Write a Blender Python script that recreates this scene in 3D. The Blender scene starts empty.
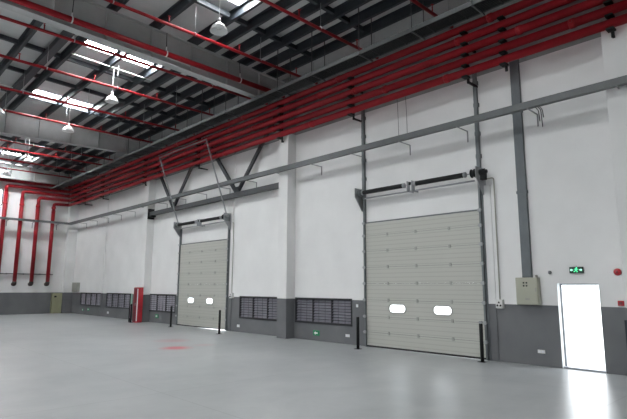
import bpy, bmesh, math
from mathutils import Vector, Matrix

scn = bpy.context.scene
C = scn.collection
W = 13.628          # inner face of the long wall (y)
L = -41.554         # inner face of the end wall (x)

# ------------------------------------------------------------------ materials
def nt(name):
    m = bpy.data.materials.new(name); m.use_nodes = True
    n = m.node_tree; b = n.nodes['Principled BSDF']
    return m, n, b

def mat(name, col, rough=0.5, metal=0.0, var=0.08, scale=3.0, bump=0.0, bscale=40.0, spec=0.5):
    m, n, b = nt(name)
    b.inputs['Roughness'].default_value = rough
    b.inputs['Metallic'].default_value = metal
    b.inputs['Specular IOR Level'].default_value = spec
    geo = n.nodes.new('ShaderNodeNewGeometry')
    no = n.nodes.new('ShaderNodeTexNoise'); no.inputs['Scale'].default_value = scale
    no.inputs['Detail'].default_value = 4
    n.links.new(geo.outputs['Position'], no.inputs['Vector'])
    mr = n.nodes.new('ShaderNodeMapRange')
    mr.inputs['From Min'].default_value = 0.3; mr.inputs['From Max'].default_value = 0.7
    mr.inputs['To Min'].default_value = 1 - var; mr.inputs['To Max'].default_value = 1 + var
    n.links.new(no.outputs['Fac'], mr.inputs['Value'])
    mx = n.nodes.new('ShaderNodeVectorMath'); mx.operation = 'SCALE'
    mx.inputs[0].default_value = col
    n.links.new(mr.outputs['Result'], mx.inputs['Scale'])
    n.links.new(mx.outputs['Vector'], b.inputs['Base Color'])
    if bump:
        n2 = n.nodes.new('ShaderNodeTexNoise'); n2.inputs['Scale'].default_value = bscale
        n.links.new(geo.outputs['Position'], n2.inputs['Vector'])
        bp = n.nodes.new('ShaderNodeBump'); bp.inputs['Strength'].default_value = bump
        bp.inputs['Distance'].default_value = 0.01
        n.links.new(n2.outputs['Fac'], bp.inputs['Height'])
        n.links.new(bp.outputs['Normal'], b.inputs['Normal'])
    return m

def emit(name, col, s):
    m = bpy.data.materials.new(name); m.use_nodes = True
    n = m.node_tree; n.nodes.clear()
    e = n.nodes.new('ShaderNodeEmission'); o = n.nodes.new('ShaderNodeOutputMaterial')
    e.inputs['Color'].default_value = (*col, 1); e.inputs['Strength'].default_value = s
    n.links.new(e.outputs[0], o.inputs[0])
    return m

def wall_mat():
    """white emulsion above a dark grey painted dado 1.56 m high"""
    m, n, b = nt('painted_wall')
    b.inputs['Roughness'].default_value = 0.6
    b.inputs['Specular IOR Level'].default_value = 0.25
    geo = n.nodes.new('ShaderNodeNewGeometry')
    sp = n.nodes.new('ShaderNodeSeparateXYZ'); n.links.new(geo.outputs['Position'], sp.inputs[0])
    gt = n.nodes.new('ShaderNodeMath'); gt.operation = 'GREATER_THAN'; gt.inputs[1].default_value = 1.565
    n.links.new(sp.outputs['Z'], gt.inputs[0])
    no = n.nodes.new('ShaderNodeTexNoise'); no.inputs['Scale'].default_value = 0.9; no.inputs['Detail'].default_value = 6
    n.links.new(geo.outputs['Position'], no.inputs['Vector'])
    r1 = n.nodes.new('ShaderNodeValToRGB')
    r1.color_ramp.elements[0].position = 0.3; r1.color_ramp.elements[0].color = (0.132, 0.136, 0.142, 1)
    r1.color_ramp.elements[1].position = 0.7; r1.color_ramp.elements[1].color = (0.172, 0.175, 0.180, 1)
    r2 = n.nodes.new('ShaderNodeValToRGB')
    r2.color_ramp.elements[0].position = 0.3; r2.color_ramp.elements[0].color = (0.72, 0.715, 0.71, 1)
    r2.color_ramp.elements[1].position = 0.7; r2.color_ramp.elements[1].color = (0.78, 0.775, 0.77, 1)
    n.links.new(no.outputs['Fac'], r1.inputs[0]); n.links.new(no.outputs['Fac'], r2.inputs[0])
    mx = n.nodes.new('ShaderNodeMix'); mx.data_type = 'RGBA'
    n.links.new(gt.outputs[0], mx.inputs['Factor'])
    n.links.new(r1.outputs[0], mx.inputs['A']); n.links.new(r2.outputs[0], mx.inputs['B'])
    # bare grey cladding high up behind the red mains
    g2 = n.nodes.new('ShaderNodeMath'); g2.operation = 'GREATER_THAN'; g2.inputs[1].default_value = 8.42
    n.links.new(sp.outputs['Z'], g2.inputs[0])
    g3 = n.nodes.new('ShaderNodeMath'); g3.operation = 'GREATER_THAN'; g3.inputs[1].default_value = 12.9
    n.links.new(sp.outputs['Y'], g3.inputs[0])
    g4 = n.nodes.new('ShaderNodeMath'); g4.operation = 'MULTIPLY'
    n.links.new(g2.outputs[0], g4.inputs[0]); n.links.new(g3.outputs[0], g4.inputs[1])
    m2 = n.nodes.new('ShaderNodeMix'); m2.data_type = 'RGBA'; m2.inputs['B'].default_value = (0.27, 0.285, 0.28, 1)
    n.links.new(g4.outputs[0], m2.inputs['Factor']); n.links.new(mx.outputs['Result'], m2.inputs['A'])
    n.links.new(m2.outputs['Result'], b.inputs['Base Color'])
    return m

def floor_mat():
    m, n, b = nt('sealed_concrete')
    geo = n.nodes.new('ShaderNodeNewGeometry')
    no = n.nodes.new('ShaderNodeTexNoise'); no.inputs['Scale'].default_value = 0.35; no.inputs['Detail'].default_value = 8
    no.inputs['Roughness'].default_value = 0.65
    n.links.new(geo.outputs['Position'], no.inputs['Vector'])
    mp = n.nodes.new('ShaderNodeMapping'); mp.inputs['Scale'].default_value = (1.0, 0.6, 1); mp.inputs['Rotation'].default_value = (0, 0, 0.75)
    n.links.new(geo.outputs['Position'], mp.inputs['Vector'])
    n2 = n.nodes.new('ShaderNodeTexNoise'); n2.inputs['Scale'].default_value = 1.1; n2.inputs['Detail'].default_value = 7; n2.inputs['Distortion'].default_value = 0.6; n2.inputs['Roughness'].default_value = 0.62
    n.links.new(mp.outputs[0], n2.inputs['Vector'])
    av = n.nodes.new('ShaderNodeMath'); av.operation = 'MULTIPLY_ADD'; av.inputs[1].default_value = 0.5
    n.links.new(no.outputs['Fac'], av.inputs[0])
    h = n.nodes.new('ShaderNodeMath'); h.operation = 'MULTIPLY'; h.inputs[1].default_value = 0.5
    n.links.new(n2.outputs['Fac'], h.inputs[0]); n.links.new(h.outputs[0], av.inputs[2])
    r = n.nodes.new('ShaderNodeValToRGB')
    r.color_ramp.elements[0].position = 0.31; r.color_ramp.elements[0].color = (0.27, 0.285, 0.296, 1)
    r.color_ramp.elements[1].position = 0.69; r.color_ramp.elements[1].color = (0.45, 0.455, 0.455, 1)
    n.links.new(av.outputs[0], r.inputs[0])
    col = r.outputs[0]
    # saw-cut joints of the slab, every 6.2 m
    sp = n.nodes.new('ShaderNodeSeparateXYZ'); n.links.new(geo.outputs['Position'], sp.inputs[0])
    for ax, off in (('X', 3.0), ('Y', 1.4)):
        a = n.nodes.new('ShaderNodeMath'); a.operation = 'ADD'; a.inputs[1].default_value = off + 620
        n.links.new(sp.outputs[ax], a.inputs[0])
        mo = n.nodes.new('ShaderNodeMath'); mo.operation = 'MODULO'; mo.inputs[1].default_value = 6.2
        n.links.new(a.outputs[0], mo.inputs[0])
        lt = n.nodes.new('ShaderNodeMath'); lt.operation = 'LESS_THAN'; lt.inputs[1].default_value = 0.02
        n.links.new(mo.outputs[0], lt.inputs[0])
        s = n.nodes.new('ShaderNodeMath'); s.operation = 'MULTIPLY'; s.inputs[1].default_value = 0.35
        n.links.new(lt.outputs[0], s.inputs[0])
        mx = n.nodes.new('ShaderNodeMix'); mx.data_type = 'RGBA'; mx.inputs['B'].default_value = (0.12, 0.12, 0.12, 1)
        n.links.new(s.outputs[0], mx.inputs['Factor']); n.links.new(col, mx.inputs['A'])
        col = mx.outputs['Result']
    # faded red spray-paint patches on the concrete
    for (x, y, rad, st) in ((-15.47, 8.54, 0.62, 1.3), (-17.7, 9.6, 0.8, 0.4), (-15.6, 9.7, 0.5, 0.25)):
        d = n.nodes.new('ShaderNodeVectorMath'); d.operation = 'DISTANCE'; d.inputs[1].default_value = (x, y, 0)
        n.links.new(geo.outputs['Position'], d.inputs[0])
        mr = n.nodes.new('ShaderNodeMapRange'); mr.inputs['From Min'].default_value = rad; mr.inputs['From Max'].default_value = 0.0
        mr.inputs['To Min'].default_value = 0; mr.inputs['To Max'].default_value = st * 2.6
        n.links.new(d.outputs['Value'], mr.inputs['Value'])
        mul = n.nodes.new('ShaderNodeMath'); mul.operation = 'MULTIPLY'; mul.use_clamp = True
        n.links.new(mr.outputs[0], mul.inputs[0]); n.links.new(n2.outputs['Fac'], mul.inputs[1])
        mx = n.nodes.new('ShaderNodeMix'); mx.data_type = 'RGBA'; mx.inputs['B'].default_value = (0.55, 0.05, 0.075, 1)
        n.links.new(mul.outputs[0], mx.inputs['Factor']); n.links.new(col, mx.inputs['A'])
        col = mx.outputs['Result']
    n.links.new(col, b.inputs['Base Color'])
    rr = n.nodes.new('ShaderNodeMapRange'); rr.inputs['To Min'].default_value = 0.24; rr.inputs['To Max'].default_value = 0.38
    pass
    n.links.new(n2.outputs['Fac'], rr.inputs['Value']); n.links.new(rr.outputs[0], b.inputs['Roughness'])
    bp = n.nodes.new('ShaderNodeBump'); bp.inputs['Strength'].default_value = 0.06; bp.inputs['Distance'].default_value = 0.008
    n.links.new(n2.outputs['Fac'], bp.inputs['Height']); n.links.new(bp.outputs[0], b.inputs['Normal'])
    return m

def sheet_mat():
    """ribbed pale metal roof sheet, ribs running down the slope"""
    m, n, b = nt('roof_sheet')
    b.inputs['Base Color'].default_value = (0.52, 0.525, 0.525, 1); b.inputs['Roughness'].default_value = 0.55
    geo = n.nodes.new('ShaderNodeNewGeometry')
    wv = n.nodes.new('ShaderNodeTexWave'); wv.wave_type = 'BANDS'; wv.bands_direction = 'X'; wv.inputs['Scale'].default_value = 0.8
    n.links.new(geo.outputs['Position'], wv.inputs['Vector'])
    bp = n.nodes.new('ShaderNodeBump'); bp.inputs['Strength'].default_value = 0.3; bp.inputs['Distance'].default_value = 0.03
    n.links.new(wv.outputs['Fac'], bp.inputs['Height']); n.links.new(bp.outputs[0], b.inputs['Normal'])
    return m

M = {}
M['wall'] = wall_mat()
M['floor'] = floor_mat()
M['sheet'] = sheet_mat()
M['girder'] = mat('grey_painted_steel', (0.42, 0.425, 0.42), 0.5, var=0.06)
M['purlin'] = mat('dark_grey_purlin_steel', (0.024, 0.029, 0.036), 0.5, var=0.1)
M['tie'] = mat('dark_tie_steel', (0.024, 0.029, 0.036), 0.5)
M['red'] = mat('red_pipe_paint', (0.26, 0.009, 0.015), 0.42, var=0.08, spec=0.25)
M['redfit'] = mat('red_fitting_paint', (0.32, 0.012, 0.017), 0.4, spec=0.25)
M['black'] = mat('black_steel', (0.010, 0.0105, 0.011), 0.55, spec=0.25)
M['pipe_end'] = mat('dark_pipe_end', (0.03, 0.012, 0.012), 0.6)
M['tray'] = mat('grey_tray_paint', (0.115, 0.122, 0.124), 0.5)
M['bracket'] = mat('pale_grey_bracket', (0.24, 0.245, 0.25), 0.5)
M['hungtray'] = mat('galvanised_tray', (0.075, 0.078, 0.08), 0.5, metal=0.1)
M['galv'] = mat('galvanised_steel', (0.36, 0.37, 0.38), 0.42, metal=0.5)
M['track'] = mat('door_track_steel', (0.15, 0.165, 0.17), 0.45, metal=0.25)
M['duct'] = mat('grey_cable_duct', (0.115, 0.13, 0.138), 0.5)
M['door'] = mat('pale_grey_green_door', (0.46, 0.46, 0.42), 0.5, var=0.02)
def door_mat():
    m, n, b = nt('ribbed_door_skin')
    b.inputs['Roughness'].default_value = 0.5
    geo = n.nodes.new('ShaderNodeNewGeometry'); sp = n.nodes.new('ShaderNodeSeparateXYZ')
    n.links.new(geo.outputs['Position'], sp.inputs[0])
    mo = n.nodes.new('ShaderNodeMath'); mo.operation = 'MODULO'; mo.inputs[1].default_value = 0.138
    n.links.new(sp.outputs['Z'], mo.inputs[0])
    r = n.nodes.new('ShaderNodeValToRGB'); r.color_ramp.interpolation = 'LINEAR'
    r.color_ramp.elements[0].position = 0.0; r.color_ramp.elements[0].color = (0.375, 0.375, 0.34, 1)  # darker lines put the shade along the ribs into the colour
    r.color_ramp.elements[1].position = 0.035; r.color_ramp.elements[1].color = (0.47, 0.47, 0.43, 1)
    n.links.new(mo.outputs[0], r.inputs[0]); n.links.new(r.outputs[0], b.inputs['Base Color'])
    return m
M['door'] = door_mat()
M['seam'] = mat('door_seam_grey', (0.16, 0.16, 0.15), 0.6)
M['joint'] = mat('door_hinge_grey', (0.34, 0.345, 0.32), 0.5)
M['rubber'] = mat('black_rubber', (0.012, 0.012, 0.013), 0.7)
M['frame'] = mat('dark_window_frame', (0.028, 0.029, 0.034), 0.5)
M['slat'] = mat('grey_louvre_slat', (0.21, 0.205, 0.24), 0.45)
M['slat_pale'] = mat('pale_louvre_slat', (0.36, 0.35, 0.40), 0.45)  # paler lilac puts dim daylight through the louvres into the slat colour
M['backing'] = mat('dark_louvre_backing', (0.06, 0.06, 0.07), 0.7)
M['white'] = mat('white_enamel', (0.78, 0.78, 0.77), 0.3, var=0.02)
M['whiteplastic'] = mat('white_plastic', (0.70, 0.70, 0.68), 0.4, var=0.02)
M['beige'] = mat('beige_green_enamel', (0.37, 0.37, 0.30), 0.45, var=0.03)
M['olive'] = mat('olive_cabinet_paint', (0.27, 0.27, 0.17), 0.5)
M['greybox'] = mat('grey_box_paint', (0.32, 0.32, 0.29), 0.5)
M['conduit'] = mat('cream_conduit', (0.34, 0.33, 0.28), 0.5)
M['redgloss'] = mat('red_cabinet_enamel', (0.42, 0.02, 0.03), 0.35)
M['reddark'] = mat('dark_red_front', (0.16, 0.012, 0.02), 0.4)
M['green'] = mat('green_sign_face', (0.01, 0.22, 0.09), 0.4)
M['greenp'] = mat('pale_green_panel', (0.22, 0.36, 0.30), 0.5)
M['pink'] = mat('mauve_panel', (0.30, 0.20, 0.28), 0.5)
M['signwhite'] = mat('sign_white', (0.8, 0.85, 0.8), 0.4, var=0.0)
M['exitgreen'] = emit('lit_green', (0.10, 0.95, 0.38), 1.6)
M['exitpale'] = emit('lit_pale_green', (0.45, 1.0, 0.75), 1.3)
M['exitdark'] = mat('dark_green_sign_panel', (0.006, 0.05, 0.03), 0.4)
M['skylight'] = emit('skylight_glow', (0.95, 0.985, 1.0), 85.0)
M['jamb'] = mat('white_door_frame', (0.75, 0.77, 0.79), 0.5, var=0.02)
M['doorframe'] = mat('grey_aluminium_frame', (0.30, 0.32, 0.35), 0.45)
M['yard'] = mat('pale_concrete_yard', (0.62, 0.62, 0.60), 0.9)
M['navy'] = mat('dark_navy_paint', (0.02, 0.024, 0.035), 0.5)
M['brace'] = mat('dark_brace_paint', (0.06, 0.063, 0.066), 0.5)
M['bulb'] = mat('frosted_bulb', (0.8, 0.8, 0.78), 0.25, var=0.0)
M['copper'] = mat('dark_wire', (0.05, 0.05, 0.05), 0.6)
M['knob'] = mat('dark_grey_plastic', (0.16, 0.165, 0.17), 0.5)

def pane_mat():
    m = bpy.data.materials.new('clear_pane'); m.use_nodes = True
    n = m.node_tree; n.nodes.clear()
    t = n.nodes.new('ShaderNodeBsdfTransparent'); g = n.nodes.new('ShaderNodeBsdfGlossy'); mx = n.nodes.new('ShaderNodeMixShader')
    t.inputs[0].default_value = (0.95, 0.97, 0.98, 1); g.inputs['Roughness'].default_value = 0.05
    mx.inputs[0].default_value = 0.06
    o = n.nodes.new('ShaderNodeOutputMaterial')
    n.links.new(t.outputs[0], mx.inputs[1]); n.links.new(g.outputs[0], mx.inputs[2]); n.links.new(mx.outputs[0], o.inputs[0])
    return m
M['pane'] = pane_mat()

# ------------------------------------------------------------------ mesh helpers
def B(): return bmesh.new()

def box(bm, x0, x1, y0, y1, z0, z1, bev=0.0):
    r = bmesh.ops.create_cube(bm, size=1.0)
    vs = r['verts']
    for v in vs:
        v.co = Vector((x0 + (v.co.x + .5) * (x1 - x0), y0 + (v.co.y + .5) * (y1 - y0), z0 + (v.co.z + .5) * (z1 - z0)))
    if bev:
        es = {e for v in vs for e in v.link_edges}
        bmesh.ops.bevel(bm, geom=list(es), offset=bev, segments=2, affect='EDGES', profile=0.5)
    return bm

def obox(bm, c, ax, ay, az, sx, sy, sz):
    """box oriented along three unit axes"""
    r = bmesh.ops.create_cube(bm, size=1.0)
    for v in r['verts']:
        v.co = Vector(c) + ax * (v.co.x * sx) + ay * (v.co.y * sy) + az * (v.co.z * sz)

def bar(bm, p0, p1, w, h):
    """rectangular bar between two points"""
    p0, p1 = Vector(p0), Vector(p1); d = (p1 - p0); l = d.length; d.normalize()
    up = Vector((0, 0, 1)) if abs(d.z) < .95 else Vector((0, 1, 0))
    s = d.cross(up).normalized(); u = s.cross(d).normalized()
    obox(bm, (p0 + p1) / 2, d, s, u, l, w, h)

def tube(bm, pts, r, seg=12, bend=0.0, cap=True):
    """round tube along a polyline, corners rounded by `bend`"""
    pts = [Vector(p) for p in pts]
    if bend and len(pts) > 2:
        out = [pts[0]]
        for i in range(1, len(pts) - 1):
            a, b, c = pts[i - 1], pts[i], pts[i + 1]
            d0 = (a - b).normalized(); d1 = (c - b).normalized()
            k = min(bend, (a - b).length * .45, (c - b).length * .45)
            for j in range(7):
                t = j / 6
                out.append((b + d0 * k) * (1 - t) ** 2 + b * 2 * t * (1 - t) + (b + d1 * k) * t * t)
        out.append(pts[-1]); pts = out
    rings = []
    prev = None
    for i, p in enumerate(pts):
        if i == 0: d = pts[1] - pts[0]
        elif i == len(pts) - 1: d = pts[-1] - pts[-2]
        else: d = (pts[i + 1] - p).normalized() + (p - pts[i - 1]).normalized()
        d.normalize()
        if prev is None:
            up = Vector((0, 0, 1)) if abs(d.z) < .9 else Vector((0, 1, 0))
            s = d.cross(up).normalized()
        else:
            s = (prev - d * prev.dot(d)).normalized()
        prev = s; u = s.cross(d)
        rings.append([bm.verts.new(p + s * (r * math.cos(2 * math.pi * k / seg)) + u * (r * math.sin(2 * math.pi * k / seg))) for k in range(seg)])
    for a, b in zip(rings, rings[1:]):
        for k in range(seg):
            f = bm.faces.new((a[k], a[(k + 1) % seg], b[(k + 1) % seg], b[k])); f.smooth = True
    if cap:
        bm.faces.new(rings[0][::-1]); bm.faces.new(rings[-1])
    return bm

def lathe(bm, prof, c, seg=28, axis='Z'):
    """surface of revolution; prof is a list of (radius, height)"""
    c = Vector(c); rings = []
    for (r, z) in prof:
        ring = []
        for k in range(seg):
            a = 2 * math.pi * k / seg
            q = (r * math.cos(a), r * math.sin(a), z)
            if axis == 'Y': q = (q[0], -q[2], q[1])
            if axis == 'X': q = (q[2], q[0], q[1])
            ring.append(bm.verts.new(c + Vector(q)))
        rings.append(ring)
    for a, b in zip(rings, rings[1:]):
        for k in range(seg):
            f = bm.faces.new((a[k], a[(k + 1) % seg], b[(k + 1) % seg], b[k])); f.smooth = True
    if prof[0][0] > 1e-4: bm.faces.new(rings[0][::-1])
    if prof[-1][0] > 1e-4: bm.faces.new(rings[-1])
    return bm

def poly(bm, pts, n, th):
    """flat prism from a planar outline, extruded along vector n by th"""
    n = Vector(n).normalized() * th
    a = [bm.verts.new(Vector(p)) for p in pts]; b = [bm.verts.new(Vector(p) + n) for p in pts]
    bm.faces.new(a); bm.faces.new(b[::-1])
    for i in range(len(a)):
        j = (i + 1) % len(a); bm.faces.new((a[i], b[i], b[j], a[j]))
    return bm

# ------------------------------------------------------------------ object helpers
def wloc(o):
    v = Vector(o.location)
    while o.parent: o = o.parent; v += Vector(o.location)
    return v

def obj(name, bm, m, parent=None, origin=None):
    """link bm (world coordinates) as ONE mesh object"""
    bmesh.ops.recalc_face_normals(bm, faces=bm.faces[:])
    if parent is not None: o0 = wloc(parent)
    elif origin is not None: o0 = Vector(origin)
    else:
        xs = [v.co for v in bm.verts]
        lo = Vector(min(v[i] for v in xs) for i in range(3)); hi = Vector(max(v[i] for v in xs) for i in range(3))
        o0 = Vector(((lo.x + hi.x) / 2, (lo.y + hi.y) / 2, lo.z))
    bmesh.ops.translate(bm, verts=bm.verts[:], vec=-o0)
    me = bpy.data.meshes.new(name); bm.to_mesh(me); bm.free()
    me.materials.append(m)
    o = bpy.data.objects.new(name, me); C.objects.link(o)
    if parent is not None: o.parent = parent
    else: o.location = o0
    return o

def thing(name, label, cat, loc, group=None):
    o = bpy.data.objects.new(name, None); C.objects.link(o)
    o.empty_display_size = 0.1
    o.location = loc; o['label'] = label; o['category'] = cat
    if group: o['group'] = group
    return o

def solo(name, bm, m, label, cat, group=None):
    o = obj(name, bm, m); o['label'] = label; o['category'] = cat
    if group: o['group'] = group
    return o

def struct(name, bm, m):
    o = obj(name, bm, m); o['kind'] = 'structure'; return o

def structroot(name, loc):
    o = bpy.data.objects.new(name, None); C.objects.link(o); o.location = loc; o['kind'] = 'structure'
    o.empty_display_size = 0.1
    return o

# ------------------------------------------------------------------ roof geometry
def zs(y): return 10.97 + (12.6 - y) * 0.032      # underside of the roof sheet
PD = 0.29                                          # purlin depth
SKY = [(-12.28, 7.35, 8.6), (-18.83, 5.75, 8.72), (-25.45, 5.85, 8.92), (-38.75, 5.75, 9.38)]
SKY_FILL = [(-6.1, 6.7, 8.6), (-6.1, -13.0, -5.0), (-12.28, -13.0, -6.0), (-31.6, 6.6, 8.9), (-25.15, -3.0, -1.0), (-18.8, -12.0, -8.0), (0.2, -6.0, -4.5)]  # unseen glowing strips, added to brighten the hall

# ------------------------------------------------------------------ setting: floor, walls, ceiling
X1 = 9.0; Y0 = -15.0
bm = B(); box(bm, L - .3, X1, Y0, W + .3, -0.2, 0.0)
struct('floor', bm, M['floor'])
bm = B(); box(bm, L - 30, X1 + 20, W + .3, W + 60, -0.25, -0.03)
struct('ground', bm, M['yard'])

def pierced_wall(us, vs, holes, place, th):
    """wall as a grid of faces with reveals; us/vs are cut lines, place(u,v,t) gives the point, t in (0,th)"""
    bm = B(); cache = {}
    def V(u, v, t):
        k = (round(u, 4), round(v, 4), t)
        if k not in cache: cache[k] = bm.verts.new(place(u, v, t))
        return cache[k]
    us = sorted(set(us)); vs = sorted(set(vs))
    def solid(i, j):
        if i < 0 or j < 0 or i >= len(us) - 1 or j >= len(vs) - 1: return False
        u = (us[i] + us[i + 1]) / 2; v = (vs[j] + vs[j + 1]) / 2
        return not any(a < u < b and c < v < d for a, b, c, d in holes)
    for i in range(len(us) - 1):
        for j in range(len(vs) - 1):
            if not solid(i, j): continue
            a, b, c, d = us[i], us[i + 1], vs[j], vs[j + 1]
            for t in (0, th): bm.faces.new((V(a, c, t), V(b, c, t), V(b, d, t), V(a, d, t)))
            for di, dj, p, q in ((-1, 0, (a, c), (a, d)), (1, 0, (b, c), (b, d)), (0, -1, (a, c), (b, c)), (0, 1, (a, d), (b, d))):
                if not solid(i + di, j + dj):
                    bm.faces.new((V(*p, 0), V(*q, 0), V(*q, th), V(*p, th)))
    return bm

EXIT = (-5.05, -4.05, 0.0, 2.14)
DOORS = [(-11.46, -7.04), (-24.60, -20.00)]
VENTS = [(-15.22, -12.17, 0.63, 1.61, 3), (-19.05, -16.0, 0.61, 1.61, 3), (-28.18, -24.98, 0.61, 1.61, 3),
         (-34.42, -30.6, 0.63, 1.60, 4), (-39.3, -35.25, 0.66, 1.58, 4)]
holes = [EXIT] + [(a + .05, b - .05, 0.0, 4.2) for a, b in DOORS] + [v[:4] for v in VENTS]
us = [L - .3, X1]; vs = [0.0, 10.98]
for h in holes: us += [h[0], h[1]]; vs += [h[2], h[3]]
struct('wall_back', pierced_wall(us, vs, holes, lambda u, v, t: Vector((u, W + t, v)), 0.25), M['wall'])

EW = (6.2, 8.42, 7.85, 9.05)
us = [Y0, W, EW[0], EW[1]]; vs = [0.0, 11.0, EW[2], EW[3]]
struct('wall_left', pierced_wall(us, vs, [EW], lambda u, v, t: Vector((L - t, u, v)), 0.25), M['wall'])

bm = B(); box(bm, X1, X1 + .25, Y0 - .25, W + .25, 0, 11.9); struct('wall_right', bm, M['wall'])
bm = B(); box(bm, L - .25, X1, Y0 - .25, Y0, 0, 11.9); struct('wall_front', bm, M['wall'])

# roof sheet with openings for the skylights and the added light strips
sk = SKY + SKY_FILL
us = [L - .25, X1]; vs = [Y0, W + .25]
SW = 0.27
hs = []
for x, ya, yb in sk:
    hs.append((x - SW, x + SW, ya, yb)); us += [x - SW, x + SW]; vs += [ya, yb]
struct('ceiling', pierced_wall(us, vs, hs, lambda u, v, t: Vector((u, v, zs(v) + t)), 0.06), M['sheet'])

# wall pilasters (clad columns) and slim jamb posts
def pil(name, x0, x1, d, z1=10.9):
    bm = B(); box(bm, x0, x1, W - d, W + .02, 0, z1, 0.012); struct(name, bm, M['wall'])
pil('trim_1', -3.40, -2.72, 0.45)
pil('trim_2', -15.86, -15.28, 0.45)
pil('trim_3', -28.62, -28.0, 0.45)
pil('trim_4', -35.35, -35.12, 0.06)
pil('trim_5', -6.98, -6.72, 0.03, 5.0)
pil('trim_6', -19.95, -19.70, 0.04)
bm = B(); box(bm, L - .02, L + .45, 12.95, W, 0, 10.9, 0.012); struct('trim_7', bm, M['wall'])

# exit doorway: open, frame on the outer side of the wall
r = structroot('door_1', (-4.55, W, 0))
x0, x1, z1 = EXIT[0], EXIT[1], EXIT[3]
bm = B(); box(bm, x0 + .002, x0 + .012, W - .01, W + .16, 0.0, z1); box(bm, x1 - .012, x1 - .002, W - .01, W + .16, 0.0, z1)
box(bm, x0 + .012, x1 - .012, W - .01, W + .16, z1 - .012, z1 - .002)
obj('door_lining', bm, M['jamb'], r)
bm = B(); box(bm, x0 + .002, x0 + .05, W + .16, W + .23, 0.0, z1, .006); box(bm, x1 - .05, x1 - .002, W + .16, W + .23, 0.0, z1, .006)
box(bm, x0 + .05, x1 - .05, W + .16, W + .23, z1 - .05, z1 - .002)
obj('door_frame', bm, M['doorframe'], r)
bm = B(); box(bm, x0 + .012, x1 - .012, W + .02, W + .24, 0.0, 0.045, .008)
obj('threshold', bm, M['doorframe'], r)

# ------------------------------------------------------------------ sectional doors
def stadium(cx, cz, w, h, y, n=8):
    r = h / 2 * .95; pts = []
    for sx, sz, a0 in ((1, 1, 0), (-1, 1, 90), (-1, -1, 180), (1, -1, 270)):
        for k in range(n + 1):
            a = math.radians(a0 + 90 * k / n)
            pts.append((cx + sx * (w / 2 - r) + r * math.cos(a), y, cz + sz * (h / 2 - r) + r * math.sin(a)))
    return pts

def panel_with_holes(x0, x1, z0, z1, y0, y1, outlines):
    bm = B()
    es = []
    for loop in [[(x0, y0, z0), (x1, y0, z0), (x1, y0, z1), (x0, y0, z1)]] + outlines:
        vs_ = [bm.verts.new(p) for p in loop]
        es += [bm.edges.new((vs_[i], vs_[(i + 1) % len(vs_)])) for i in range(len(vs_))]
    bmesh.ops.triangle_fill(bm, use_beauty=True, use_dissolve=False, edges=es)
    ext = bmesh.ops.extrude_face_region(bm, geom=bm.faces[:])
    for v in [g for g in ext['geom'] if isinstance(g, bmesh.types.BMVert)]: v.co.y = y1
    return bm

JZ = [0.06, 0.50, 1.03, 1.59, 2.15, 2.71, 3.27, 3.82, 4.27]

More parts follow.
